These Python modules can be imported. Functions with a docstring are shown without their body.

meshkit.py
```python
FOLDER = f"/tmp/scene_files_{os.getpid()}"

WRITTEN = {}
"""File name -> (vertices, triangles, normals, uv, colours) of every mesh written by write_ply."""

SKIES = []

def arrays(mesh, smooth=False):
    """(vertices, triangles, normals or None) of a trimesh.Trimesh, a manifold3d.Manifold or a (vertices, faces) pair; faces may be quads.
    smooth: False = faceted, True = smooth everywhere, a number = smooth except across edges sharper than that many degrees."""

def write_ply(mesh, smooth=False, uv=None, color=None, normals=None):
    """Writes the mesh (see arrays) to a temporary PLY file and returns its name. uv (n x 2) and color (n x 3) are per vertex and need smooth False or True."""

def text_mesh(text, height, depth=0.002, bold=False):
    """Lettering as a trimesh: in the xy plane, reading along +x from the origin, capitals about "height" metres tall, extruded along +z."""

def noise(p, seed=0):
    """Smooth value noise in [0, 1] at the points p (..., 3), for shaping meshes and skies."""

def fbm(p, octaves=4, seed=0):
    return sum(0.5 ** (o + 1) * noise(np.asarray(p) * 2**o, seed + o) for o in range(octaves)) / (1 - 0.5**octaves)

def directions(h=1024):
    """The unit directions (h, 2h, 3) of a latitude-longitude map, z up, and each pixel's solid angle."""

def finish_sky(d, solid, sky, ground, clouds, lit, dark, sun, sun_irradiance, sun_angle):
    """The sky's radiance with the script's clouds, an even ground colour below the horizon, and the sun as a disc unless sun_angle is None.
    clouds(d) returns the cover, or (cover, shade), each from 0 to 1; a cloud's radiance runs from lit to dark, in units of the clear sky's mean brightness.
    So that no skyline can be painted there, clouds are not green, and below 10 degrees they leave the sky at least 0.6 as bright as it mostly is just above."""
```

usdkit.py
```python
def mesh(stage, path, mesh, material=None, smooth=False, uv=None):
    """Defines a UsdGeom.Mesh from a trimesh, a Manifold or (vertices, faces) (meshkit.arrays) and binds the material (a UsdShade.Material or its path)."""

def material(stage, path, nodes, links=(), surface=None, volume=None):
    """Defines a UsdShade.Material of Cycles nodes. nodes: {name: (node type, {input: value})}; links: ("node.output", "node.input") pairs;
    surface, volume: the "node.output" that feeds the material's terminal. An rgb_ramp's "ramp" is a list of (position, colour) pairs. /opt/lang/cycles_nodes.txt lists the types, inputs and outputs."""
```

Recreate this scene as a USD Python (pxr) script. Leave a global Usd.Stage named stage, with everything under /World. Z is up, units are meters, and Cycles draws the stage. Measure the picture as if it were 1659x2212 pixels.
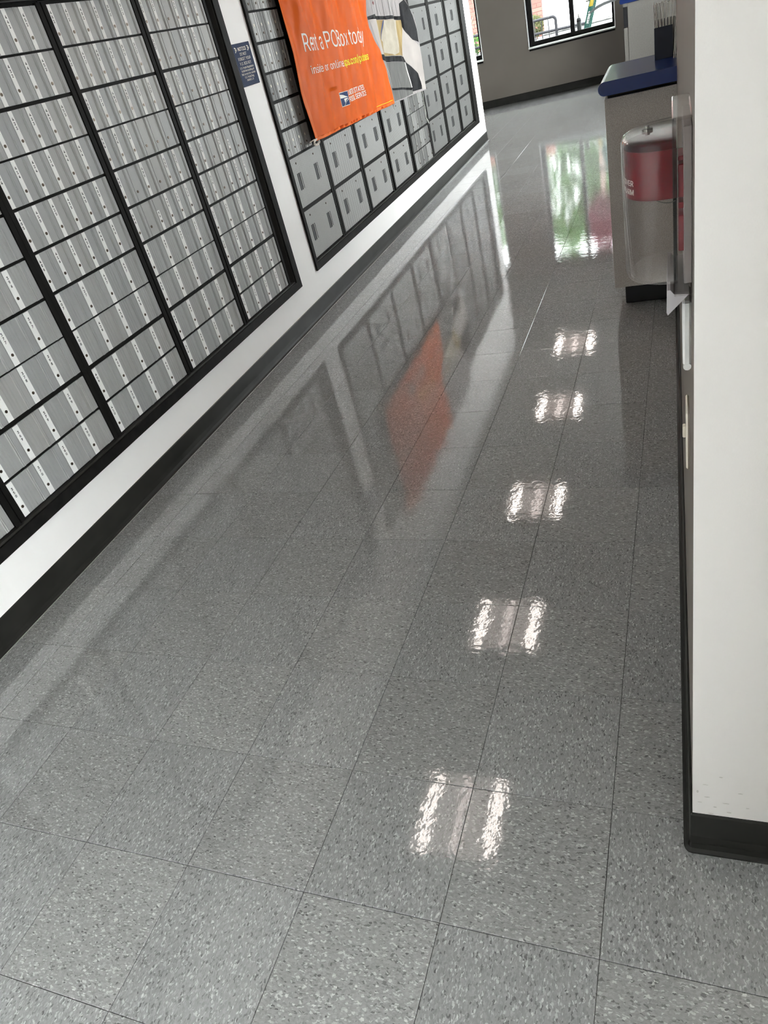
import math, random
import numpy as np, trimesh, manifold3d, shapely
from shapely.geometry import Polygon
import usdkit, meshkit
from pxr import Usd, UsdGeom, UsdLux, UsdShade, Gf, Sdf

stage = Usd.Stage.CreateInMemory()
UsdGeom.SetStageUpAxis(stage, "Z"); UsdGeom.SetStageMetersPerUnit(stage, 1.0)
UsdGeom.Xform.Define(stage, "/World"); UsdGeom.Scope.Define(stage, "/World/Looks")
rnd = random.Random(7)

# ------------------------------------------------------------------ camera, sky, exposure
W, H = 1659, 2212
FPX, YAW, PITCH, ROLL = 1560.19, -0.4630, 0.5720, -0.2760
EYE = (2.178, 0.0, 1.4545)
EXPOSURE = 0.60
SKY = 5.5            # overcast daylight
TUBE = 11.0          # ceiling lamps' tubes
def camera():
    cy, sy, cp, sp = math.cos(YAW), math.sin(YAW), math.cos(PITCH), math.sin(PITCH)
    f = np.array([sy*cp, cy*cp, -sp]); r = np.array([cy, -sy, 0.0]); u = np.cross(r, f)
    c, s = math.cos(ROLL), math.sin(ROLL)
    r2, u2 = c*r + s*u, -s*r + c*u
    cam = UsdGeom.Camera.Define(stage, "/World/camera")
    m = Gf.Matrix4d(*r2, 0, *u2, 0, *(-f), 0, *EYE, 1)
    cam.AddTransformOp().Set(m)
    cam.CreateHorizontalApertureAttr(36.0); cam.CreateVerticalApertureAttr(36.0*H/W)
    cam.CreateFocalLengthAttr(FPX/W*36.0); cam.CreateExposureAttr(EXPOSURE)
    cam.CreateClippingRangeAttr(Gf.Vec2f(0.02, 1000))
camera()
dome = UsdLux.DomeLight.Define(stage, "/World/sky")
dome.CreateIntensityAttr(SKY); dome.CreateColorAttr(Gf.Vec3f(0.955, 0.97, 1.0))

# ------------------------------------------------------------------ helpers
used = {}
def numbered(parent, name):
    k = (parent, name); n = used.get(k, 0); used[k] = n + 1
    return f"{parent}/{name}" if n == 0 else f"{parent}/{name}_{n:03d}"
def tag(path, label=None, cat=None, group=None, kind=None):
    p = stage.GetPrimAtPath(path)
    for k, v in (("label", label), ("category", cat), ("group", group), ("kind", kind)):
        if v: p.SetCustomDataByKey(k, v)
ORG = {}
def thing(name, label, cat, at=(0, 0, 0), group=None, kind=None):
    path = numbered("/World", name)
    x = UsdGeom.Xform.Define(stage, path); x.AddTranslateOp().Set(Gf.Vec3d(*at))
    tag(path, label, cat, group, kind); ORG[path] = np.array(at, float)
    return path
def va(mesh):
    v, f, _ = meshkit.arrays(mesh); return np.asarray(v, float), np.asarray(f, int)
def obj(name, mesh, m, parent="/World", smooth=False, label=None, cat=None, group=None, kind=None):
    path = numbered(parent, name)
    top = "/".join(path.split("/")[:3])
    if parent != "/World":
        v, f = va(mesh); mesh = (v - ORG.get(top, np.zeros(3)), f)
    usdkit.mesh(stage, path, mesh, m, smooth=smooth)
    tag(path, label, cat, group, kind)
    return path
def struct(name, mesh, m, **k): return obj(name, mesh, m, kind="structure", **k)
def sthing(name, label=None, cat=None): return thing(name, label, cat, kind="structure")
def cat(*ms):
    vs, fs, n = [], [], 0
    for m in ms:
        v, f = va(m); vs.append(v); fs.append(f + n); n += len(v)
    return np.vstack(vs), np.vstack(fs)
BF = np.array([[0,2,1],[0,3,2],[4,5,6],[4,6,7],[0,1,5],[0,5,4],[1,2,6],[1,6,5],[2,3,7],[2,7,6],[3,0,4],[3,4,7]])
def box(x0, x1, y0, y1, z0, z1):
    return np.array([[x0,y0,z0],[x1,y0,z0],[x1,y1,z0],[x0,y1,z0],[x0,y0,z1],[x1,y0,z1],[x1,y1,z1],[x0,y1,z1]], float), BF
def cbox(x0, x1, y0, y1, z0, z1, c=0.003):
    c = min(c, (x1-x0)/2.01, (y1-y0)/2.01, (z1-z0)/2.01)
    p = []
    for X, sx in ((x0, 1), (x1, -1)):
        for Y, sy in ((y0, 1), (y1, -1)):
            for Z, sz in ((z0, 1), (z1, -1)):
                p += [[X, Y+sy*c, Z+sz*c], [X+sx*c, Y, Z+sz*c], [X+sx*c, Y+sy*c, Z]]
    return trimesh.convex.convex_hull(np.array(p))
def tube(pts, r, n=10, caps=True):
    pts = np.asarray(pts, float); rr = np.broadcast_to(r, len(pts))
    t = np.gradient(pts, axis=0); t /= np.linalg.norm(t, axis=1, keepdims=True)
    a = np.array([0, 0, 1.0]) if abs(t[0][2]) < .9 else np.array([1.0, 0, 0])
    V = []
    for p, d, q in zip(pts, t, rr):
        u = np.cross(d, a); u /= np.linalg.norm(u); w = np.cross(u, d); a = w
        ang = np.arange(n)/n*2*math.pi
        V.append(p + q*(np.cos(ang)[:, None]*u - np.sin(ang)[:, None]*w))
    V = np.vstack(V); F = []
    for i in range(len(pts)-1):
        for j in range(n):
            k = (j+1) % n; A, B, C_, D = i*n+j, i*n+k, (i+1)*n+k, (i+1)*n+j
            F += [[A, B, C_], [A, C_, D]]
    if caps:
        V = np.vstack([V, pts[:1], pts[-1:]]); a0, a1 = len(V)-2, len(V)-1; e = (len(pts)-1)*n
        for j in range(n):
            k = (j+1) % n; F += [[a0, k, j], [a1, e+j, e+k]]
    return V, np.array(F)
def lathe(profile, at=(0, 0, 0), n=24):
    v, f = va(trimesh.creation.revolve(np.array(profile), sections=n)); return v + np.array(at), f
def prism(poly, d, map_):
    """extrude a 2-D polygon by d and send (a, b, c) through map_"""
    m = trimesh.creation.extrude_polygon(poly if isinstance(poly, Polygon) else Polygon(poly), d, engine="earcut")
    v, f = va(m); return map_(v), f
def onwall(x0):           # (a, b, c) -> left wall: reading along +y, up z, out +x
    return lambda v: np.stack([x0 + v[:, 2], v[:, 0], v[:, 1]], 1)
def cylx(x0, x1, y, z, r, n=14):
    m = trimesh.creation.cylinder(radius=r, height=x1-x0, sections=n); v, f = va(m)
    return np.stack([v[:, 2] + (x0+x1)/2, v[:, 0] + y, v[:, 1] + z], 1), f
_tx = {}
def text(s, h, depth, bold=False, width=None):
    k = (s, bold)
    if k not in _tx: _tx[k] = va(meshkit.text_mesh(s, 1.0, 1.0, bold))
    v, f = _tx[k]; v = v*np.array([h, h, depth])
    v[:, 0] -= v[:, 0].min()
    if width: v[:, 0] *= width/v[:, 0].max()
    return v, f
def ribbed(y0, w, z0, z1, x0, prof, back=-0.012):
    """extruded door: prof = [(u, h)...] across its width"""
    u = np.array([a for a, b in prof]); h = np.array([b for a, b in prof]); n = len(u)
    V = []
    for z in (z0, z1):
        V += [[x0+b, y0+a, z] for a, b in zip(u, h)] + [[x0+back, y0+a, z] for a in u]
    V = np.array(V); F = []; o = 2*n
    for i in range(n-1):
        a, b = i, i+1
        F += [[a, b, b+o], [a, b+o, a+o]]
        F += [[o+a, o+b, o+n+b], [o+a, o+n+b, o+n+a], [b, a, n+a], [b, n+a, n+b]]
        F += [[n+b, n+a, n+a+o], [n+b, n+a+o, n+b+o]]
    F += [[n, 0, o], [n, o, o+n], [n-1, 2*n-1, o+2*n-1], [n-1, o+2*n-1, o+n-1]]
    return V, np.array(F)

# ------------------------------------------------------------------ materials
def mat(name, nodes, links=(), surface="p.BSDF"): return usdkit.material(stage, f"/World/Looks/{name}", nodes, links, surface=surface)
def pm(name, color, rough=0.5, **k):
    return mat(name, {"p": ("principled_bsdf", {"base_color": color, "roughness": rough, **k})})
def noisy(name, c1, c2, scale, rough=0.5, bump=0.0, detail=3, bscale=None, bdist=0.001, vec=None, **k):
    nodes = {"g": ("geometry", {}), "m": ("mapping", {"mapping_type": "point", "scale": vec or (1, 1, 1)}), "n": ("noise_texture", {"scale": scale, "detail": detail, "roughness": 0.6}),
             "r": ("rgb_ramp", {"ramp": [(0.3, c1), (0.7, c2)]}), "p": ("principled_bsdf", {"roughness": rough, **k})}
    links = [("g.position", "m.vector"), ("m.vector", "n.vector"), ("n.fac", "r.fac"), ("r.color", "p.base_color")]
    if bump:
        nodes["n2"] = ("noise_texture", {"scale": bscale or scale, "detail": 3}); nodes["b"] = ("bump", {"strength": bump, "distance": bdist})
        links += [("g.position", "n2.vector"), ("n2.fac", "b.height"), ("b.normal", "p.normal")]
    return mat(name, nodes, links)

def floor_mat(name, stretch, tint):
    T1 = [(0, .12), (.05, .14), (.08, .235), (.20, .275), (.50, .31), (.78, .345), (.86, .42), (.93, .47), (.96, .60), (1, .62)]
    T2 = [(0, .16), (.04, .18), (.08, .27), (.30, .295), (.70, .325), (.88, .36), (.94, .50), (1, .54)]
    rp = lambda t: [(a, tuple(tint*b*0.86)) for a, b in t]
    n = {"g": ("geometry", {}), "oi": ("object_info", {}),
         "dn": ("noise_texture", {"scale": 130.0, "detail": 2.0}), "ds": ("vector_math", {"math_type": "scale", "scale": 0.0085}), "dd": ("vector_math", {"math_type": "add"}),
         "m": ("mapping", {"mapping_type": "point", "scale": stretch}), "m2": ("mapping", {"mapping_type": "point", "scale": tuple(1.75*q for q in stretch), "location": (3.3, 7.1, 0)}),
         "v": ("voronoi_texture", {"scale": 1.0, "feature": "f1"}), "v2": ("voronoi_texture", {"scale": 1.0, "feature": "f1"}),
         "sc": ("separate_color", {}), "sc2": ("separate_color", {}),
         "r1": ("rgb_ramp", {"ramp": rp(T1)}), "r2": ("rgb_ramp", {"ramp": rp(T2)}),
         "pick": ("math", {"math_type": "less_than", "value2": 0.36}), "x": ("mix", {}),
         "nb": ("noise_texture", {"scale": 1.1, "detail": 3.0, "roughness": 0.7}), "nr": ("map_range", {"from_min": 0.3, "from_max": 0.7, "to_min": 0.90, "to_max": 1.10}), "nm": ("math", {"math_type": "multiply"}),
         "tv": ("map_range", {"from_min": 0.0, "from_max": 1.0, "to_min": 0.95, "to_max": 1.05}), "tm": ("mix", {"mix_type": "multiply", "fac": 1.0}), "tc": ("combine_color", {}),
         "w1": ("noise_texture", {"scale": 26.0, "detail": 3.0, "roughness": 0.5}), "w2": ("noise_texture", {"scale": 80.0, "detail": 2.0}),
         "b1": ("bump", {"strength": 1.0, "distance": 0.0003}), "b2": ("bump", {"strength": 1.0, "distance": 0.00009}),
         "sn": ("noise_texture", {"scale": 1.3, "detail": 5.0, "roughness": 0.65}), "sr": ("map_range", {"from_min": 0.35, "from_max": 0.7, "to_min": 0.02, "to_max": 0.045, "clamp": True}),
         "p": ("principled_bsdf", {"specular_ior_level": 0.62, "ior": 1.5})}
    l = [("g.position", "dn.vector"), ("dn.color", "ds.vector1"), ("ds.vector", "dd.vector1"), ("g.position", "dd.vector2"), ("dd.vector", "m.vector"), ("dd.vector", "m2.vector"),
         ("m.vector", "v.vector"), ("m2.vector", "v2.vector"), ("m.vector", "nb.vector"), ("v.color", "sc.color"), ("v2.color", "sc2.color"),
         ("sc.r", "r1.fac"), ("sc2.r", "r2.fac"), ("v.distance", "pick.value1"), ("r2.color", "x.color1"), ("r1.color", "x.color2"), ("pick.value", "x.fac"),
         ("oi.random", "tv.value"), ("nb.fac", "nr.value"), ("tv.result", "nm.value1"), ("nr.result", "nm.value2"), ("nm.value", "tc.r"), ("nm.value", "tc.g"), ("nm.value", "tc.b"), ("x.color", "tm.color1"), ("tc.color", "tm.color2"), ("tm.color", "p.base_color"),
         ("g.position", "w1.vector"), ("g.position", "w2.vector"), ("w1.fac", "b1.height"), ("w2.fac", "b2.height"), ("b1.normal", "b2.normal"), ("b2.normal", "p.normal"),
         ("g.position", "sn.vector"), ("sn.fac", "sr.value"), ("sr.result", "p.roughness")]
    return mat(name, n, l)
TILE_A = [floor_mat("vinyl_tile_along", (210, 100, 1), np.array([1.0, 1.005, 1.0])), floor_mat("vinyl_tile_across", (100, 210, 1), np.array([1.0, 1.0, 0.985]))]
JOINT = pm("floor_joint_dirt", (0.045, 0.043, 0.04), 0.8)
WALLP = noisy("white_wall_paint", (0.88, 0.86, 0.84), (0.905, 0.885, 0.865), 3.0, 0.45, bump=0.25, bscale=420, bdist=0.0006)
ENDP = noisy("shaded_warm_white_paint", (0.68, 0.655, 0.635), (0.71, 0.685, 0.665), 3.0, 0.45, bump=0.25, bscale=420, bdist=0.0006)  # greyer copy of the wall paint; the dimness stands in for shade
GREIGE = noisy("greige_wall_paint", (0.155, 0.136, 0.114), (0.17, 0.150, 0.127), 2.0, 0.5, bump=0.2, bscale=300, bdist=0.0006)
RUBBER = noisy("black_rubber_base", (0.013, 0.013, 0.0115), (0.023, 0.0225, 0.020), 6.0, 0.45, specular_ior_level=0.18)
RUBBERF = pm("black_rubber_edge", (0.030, 0.029, 0.026), 0.4, specular_ior_level=0.25)
FRAMEB = noisy("black_frame_paint", (0.008, 0.008, 0.008), (0.016, 0.015, 0.014), 20.0, 0.5, specular_ior_level=0.06)
CASEB = pm("black_casing", (0.008, 0.0076, 0.007), 0.6, specular_ior_level=0.1)
def alum(name, c, rough=0.48, metallic=0.12):
    return noisy(name, tuple(0.97*x for x in c), tuple(1.03*x for x in c), 9.0, rough, vec=(1, 30, 0.4), metallic=metallic, detail=2, specular_ior_level=0.3)
ALU = [alum("satin_aluminium", (0.355, 0.358, 0.352)), alum("satin_aluminium_warm", (0.362, 0.360, 0.350)), alum("satin_aluminium_cool", (0.342, 0.346, 0.344))]
ALUL = [alum("locker_aluminium", (0.30, 0.30, 0.29), 0.5, 0.3), alum("locker_aluminium_light", (0.32, 0.32, 0.31), 0.5, 0.3), alum("locker_aluminium_dark", (0.16, 0.16, 0.155), 0.5, 0.2)]
ALUR = alum("bright_aluminium_rib", (0.62, 0.62, 0.60), 0.3, 0.8)
LABEL = pm("white_label_strip", (0.84, 0.84, 0.82), 0.5, specular_ior_level=0.2)
INK = pm("black_ink", (0.012, 0.012, 0.012), 0.5)
LOCK = pm("dark_brass_lock", (0.10, 0.075, 0.055), 0.35, metallic=0.8)
SLOT = pm("dark_recess", (0.018, 0.019, 0.019), 0.6)
STICK = pm("cream_sticker", (0.78, 0.76, 0.62), 0.5)
ORANGE = noisy("orange_vinyl", (0.68, 0.108, 0.005), (0.74, 0.125, 0.008), 4.0, 0.45, bump=0.1, bscale=60, bdist=0.001, specular_ior_level=0.05)
HEM = pm("orange_hem", (0.80, 0.17, 0.03), 0.45, specular_ior_level=0.06)
BWHITE = pm("print_white", (0.82, 0.80, 0.74), 0.45, specular_ior_level=0.06)
BYEL = pm("print_yellow", (0.80, 0.72, 0.03), 0.45, specular_ior_level=0.06)
NAVY = pm("print_navy", (0.010, 0.030, 0.115), 0.45, specular_ior_level=0.06)
SIGNB = pm("sign_blue", (0.0035, 0.019, 0.075), 0.5, specular_ior_level=0.1)
PGREY = noisy("print_lilac_grey", (0.30, 0.275, 0.27), (0.40, 0.375, 0.37), 14.0, 0.45, specular_ior_level=0.06, vec=(1, 5, 0.3))
PDARK = noisy("print_dark_grey", (0.12, 0.12, 0.115), (0.19, 0.19, 0.18), 14.0, 0.45, specular_ior_level=0.06, vec=(1, 5, 0.3))
PBLACK = noisy("print_black", (0.002, 0.002, 0.003), (0.012, 0.012, 0.014), 30.0, 0.45, specular_ior_level=0.06)
PTAN = noisy("print_tan", (0.25, 0.165, 0.06), (0.42, 0.32, 0.15), 7.0, 0.45, specular_ior_level=0.06, vec=(1, 2, 0.6))
PCREAM = noisy("print_cream", (0.38, 0.335, 0.26), (0.52, 0.48, 0.39), 9.0, 0.45, specular_ior_level=0.06)
PFLAP = noisy("print_flap", (0.42, 0.385, 0.36), (0.50, 0.46, 0.43), 4.0, 0.45, specular_ior_level=0.06)
PBLUE = pm("print_blue", (0.05, 0.08, 0.20), 0.45, specular_ior_level=0.06)
PRED = pm("print_dark_red", (0.13, 0.03, 0.03), 0.45, specular_ior_level=0.06)
STRING = pm("white_string", (0.75, 0.73, 0.68), 0.6)
CLEARSTR = pm("clear_cord", (0.62, 0.55, 0.48), 0.3)
BLUELAM = pm("blue_laminate", (0.005, 0.022, 0.125), 0.22)
SPECK = noisy("speckled_laminate", (0.30, 0.265, 0.235), (0.48, 0.44, 0.40), 330.0, 0.5, detail=1)
PALE = noisy("pale_laminate", (0.17, 0.16, 0.145), (0.195, 0.185, 0.168), 60.0, 0.5)
BLACKP = pm("black_plastic", (0.006, 0.007, 0.010), 0.3)
NAVYP = pm("navy_card_holder", (0.006, 0.009, 0.022), 0.55)
PAPER = noisy("envelope_paper", (0.60, 0.57, 0.51), (0.70, 0.67, 0.61), 40.0, 0.6)
IVORY = pm("ivory_plastic", (0.72, 0.67, 0.57), 0.35)
WPLAST = pm("white_plastic", (0.85, 0.85, 0.84), 0.35)
RED = pm("red_label_film", (0.13, 0.004, 0.009), 0.30, specular_ior_level=0.2)
REDP = pm("dark_red_plastic", (0.22, 0.02, 0.03), 0.4)
STEEL = pm("dull_steel", (0.25, 0.24, 0.22), 0.35, metallic=0.9)
LOUVER = pm("lamp_housing_white", (0.75, 0.74, 0.72), 0.5)
CEIL = noisy("ceiling_board", (0.34, 0.33, 0.31), (0.38, 0.37, 0.35), 90.0, 0.8)
TUBEM = mat("lamp_tube_glow", {"e": ("emission", {"color": (1.0, 0.90, 0.83), "strength": TUBE})}, surface="e.emission")
LENSM = mat("lamp_lens_glow", {"e": ("emission", {"color": (1.0, 0.86, 0.78), "strength": TUBE*0.12})}, surface="e.emission")
TUBED = mat("lamp_tube_dim_glow", {"e": ("emission", {"color": (1.0, 0.86, 0.80), "strength": TUBE*0.4})}, surface="e.emission")
def pane(name, tint, lo, hi, rough):
    return mat(name, {"f": ("layer_weight", {"blend": 0.5}), "q": ("math", {"math_type": "power", "value2": 3.5}), "r": ("map_range", {"to_min": lo, "to_max": hi}), "t": ("transparent_bsdf", {"color": tint}), "g": ("glossy_bsdf", {"color": (1, 1, 1), "roughness": rough}), "x": ("mix_closure", {})},
               [("f.facing", "q.value1"), ("q.value", "r.value"), ("r.result", "x.fac"), ("t.BSDF", "x.closure1"), ("g.BSDF", "x.closure2")], surface="x.closure")
GLASS = pane("window_glass", (0.94, 0.96, 0.95), 0.02, 0.6, 0.0)
CLEARP = pane("clear_polycarbonate", (0.955, 0.945, 0.94), 0.016, 0.75, 0.10)
BRICK = [noisy(f"red_brick_{'abc'[i]}", tuple(0.85*x for x in c), c, 25.0, 0.8) for i, c in enumerate([(0.155, 0.050, 0.036), (0.175, 0.062, 0.046), (0.135, 0.042, 0.031)])]
MORTAR = pm("mortar", (0.13, 0.085, 0.075), 0.9)
FENCEW = pm("white_vinyl", (0.34, 0.345, 0.345), 0.45)
CONC = noisy("concrete_ground", (0.055, 0.057, 0.057), (0.095, 0.097, 0.095), 5.0, 0.8)
RAIL = pm("dark_grey_rail", (0.014, 0.014, 0.016), 0.6, specular_ior_level=0.1)
LEAF = [mat(f"leaf_{n}", {"d": ("diffuse_bsdf", {"color": c}), "t": ("translucent_bsdf", {"color": c}), "x": ("mix_closure", {"fac": 0.4})}, [("d.BSDF", "x.closure1"), ("t.BSDF", "x.closure2")], surface="x.closure")
        for n, c in (("green", (0.055, 0.13, 0.03)), ("yellow_green", (0.12, 0.17, 0.035)), ("olive", (0.08, 0.085, 0.04)), ("maroon", (0.10, 0.015, 0.028)))]
BARK = pm("bark", (0.09, 0.06, 0.045), 0.9)
GREENF = pm("green_fibreglass", (0.004, 0.055, 0.042), 0.4)
YELL = pm("yellow_sticker", (0.32, 0.24, 0.02), 0.4)
GREYP = pm("grey_plastic", (0.13, 0.14, 0.14), 0.5, specular_ior_level=0.2)

# ------------------------------------------------------------------ room shell
CEILZ, YC, YF, YB, XR = 2.75, 10.10, 13.33, -5.2, 2.200
TX, TY, TA, T = 2.039, 0.625, -0.015, 0.3048
ct, st = math.cos(TA), math.sin(TA)
def tw(i, j): return np.array([TX + T*(i*ct - j*st), TY + T*(i*st + j*ct)])
fl = sthing("floor", "speckled grey vinyl tile floor with a high wax shine", "floor")
obj("floor_bed", box(-3.4, 4.7, YB-.2, YF+.2, -.12, -.0035), JOINT, fl)
room = Polygon([(0.0, YB), (4.5, YB), (4.5, 0.878), (XR, 0.878), (XR, 3.86), (3.4, 3.86), (3.4, YF), (-3.2, YF), (-3.2, YC), (0.0, YC)])
tiles = []
g = 0.00055
for i in range(-19, 11):
    for j in range(-20, 46):
        c = np.array([tw(i+a, j+b) for a, b in ((0, 0), (1, 0), (1, 1), (0, 1))])
        mid = c.mean(0); c = mid + (c - mid)*(1 - 2*g/T)
        pg = Polygon(c).intersection(room)
        if pg.is_empty or pg.area < 1e-4 or pg.geom_type != "Polygon": continue
        d = math.hypot(mid[0]-EYE[0], mid[1]-EYE[1])
        seen = (-.3 < mid[0] < 2.5 and mid[1] > 0.1 and (mid[0]-EYE[0]) < .12 + .0*mid[1])
        tiles.append((not seen, d, i, j, pg))
tiles.sort(key=lambda t: t[:4])
def tile_mesh(pg, dz):
    p = shapely.simplify(pg, 1e-6); q = p.buffer(-0.0007, join_style=2)
    if q.is_empty or q.geom_type != "Polygon" or len(q.exterior.coords) != len(p.exterior.coords):
        return prism(p, .0045, lambda v: v + np.array([0, 0, -.0045]))
    a = shapely.geometry.polygon.orient(p).exterior.coords[:-1]; b = shapely.geometry.polygon.orient(q).exterior.coords[:-1]
    a, b = np.array(a), np.array(b); k = np.argmin(np.linalg.norm(b - a[0], axis=1)); b = np.roll(b, -k, axis=0); n = len(a)
    V = np.vstack([np.c_[a, np.full(n, -.0045)], np.c_[a, np.full(n, -.0006+dz)], np.c_[b, np.full(n, dz)]]); F = []
    for s in (0, n):
        for x in range(n):
            y = (x+1) % n; F += [[s+x, s+y, s+n+y], [s+x, s+n+y, s+n+x]]
    tv, tf = trimesh.creation.triangulate_polygon(q, engine="earcut")
    tv = np.asarray(tv); idx = [int(np.argmin(np.linalg.norm(b - t, axis=1))) + 2*n for t in tv]
    for t in tf: 
        t = [idx[int(x)] for x in t]; A, B, C_ = V[t[0]], V[t[1]], V[t[2]]
        F.append(t if np.cross(B-A, C_-A)[2] > 0 else t[::-1])
    return V, np.array(F)
rest = {0: [], 1: []}
for k, (_, d, i, j, pg) in enumerate(tiles):
    m = tile_mesh(pg, rnd.uniform(-.0002, .0001)); w = (i + j) % 2
    if k < 298: obj("floor_tile", m, TILE_A[w], fl)
    else: rest[w].append(m)
for w in (0, 1): obj("floor_tiles_beyond", cat(*rest[w]), TILE_A[w], fl, kind="stuff")

def mbox(*b): v, f = box(*b); return manifold3d.Manifold(manifold3d.Mesh(v.astype(np.float32), f.astype(np.uint32)))
def cut(solid, *holes):
    m = mbox(*solid)
    for h in holes: m = m - mbox(*h)
    return m
P1 = (0.28, 4.100, 0.262, 1.86); P2 = (4.370, 9.730, 0.268, 1.86)      # y0, y1, z0, z1 of the two framed banks
struct("wall_left", cut((-.30, 0, YB, YC, 0, CEILZ), (-.25, .1, P1[0]+.012, P1[1]-.012, P1[2]+.012, P1[3]-.012), (-.25, .1, P2[0]+.012, P2[1]-.012, P2[2]+.012, P2[3]-.012)), WALLP)
struct("wall_left_return", box(-3.2, -.30, YC-.2, YC, 0, CEILZ), WALLP)
struct("wall_far_left", box(-3.4, -3.2, YC-.2, YF+.2, 0, CEILZ), GREIGE)
WINS = [(-1.86, -0.60, .70, 2.62), (0.148, 1.405, .70, 2.62)]
struct("wall_far", cut((-3.4, 3.6, YF, YF+.20, 0, CEILZ), *[(a, b, YF-.1, YF+.3, c, d) for a, b, c, d in WINS]), GREIGE)
struct("wall_right", box(XR, 4.7, .885, 3.86, 0, CEILZ), GREIGE)
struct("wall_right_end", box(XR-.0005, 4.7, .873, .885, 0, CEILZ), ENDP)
struct("wall_right_far", cut((3.4, 3.6, 3.86, YF, 0, CEILZ), (3.3, 3.7, 6.9, 10.6, .75, 2.15)), GREIGE)
struct("wall_near_right", cut((4.5, 4.7, YB-.2, .873, 0, CEILZ), (4.4, 4.8, -5.0, .25, .1, 2.1)), WALLP)
struct("wall_nook", box(2.61, 2.71, .10, .873, 0, CEILZ), WALLP)  # added unseen wall, blocks window light from the right wall's end face
struct("wall_back", box(-.30, 4.7, YB-.2, YB, 0, CEILZ), GREIGE)
struct("ceiling", box(-3.4, 4.7, YB-.2, YF+.2, CEILZ, CEILZ+.1), CEIL)
# added windows on the right-hand side, out of the picture, placed to light the boxes
for n, (X, y0, y1, z0, z1, k) in ((3, (3.45, 6.9, 10.6, .75, 2.15, 3)), (4, (4.55, -5.0, .25, .1, 2.1, 5))):
    w = sthing(f"window_{n}"); d = (y1-y0)/k
    fr = [box(X, X+.06, y0, y1, z0, z0+.06), box(X, X+.06, y0, y1, z1-.06, z1)] + [box(X, X+.06, max(y0, y0+d*q-.03), min(y1, y0+d*q+.03), z0+.06, z1-.06) for q in range(k+1)]
    obj("window_frame", cat(*fr), FRAMEB, w)
    for q in range(k): obj("pane", box(X+.03, X+.036, y0+d*q+.03, y0+d*(q+1)-.03, z0+.06, z1-.06), GLASS, w)

SCUFF = pm("grey_scuff", (0.50, 0.48, 0.45), 0.6)
for x, z, w, h in ((2.212, .150, .004, .0010), (2.224, .168, .005, .0012), (2.238, .140, .003, .0016), (2.256, .155, .006, .0010), (2.221, .205, .005, .0008), (2.279, .190, .004, .0010), (2.246, .232, .003, .0012), (2.208, .182, .002, .0040), (2.262, .128, .004, .0012), (2.292, .148, .003, .0009), (2.231, .118, .005, .0008)):
    obj("scuff_mark", prism([(x+w*math.cos(a), z+h*math.sin(a)) for a in np.linspace(0, 2*math.pi, 9)[:-1]], .0003, lambda v: np.stack([v[:, 0], .8730-v[:, 2], v[:, 1]], 1)), SCUFF, "/World/wall_right_end")
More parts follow.
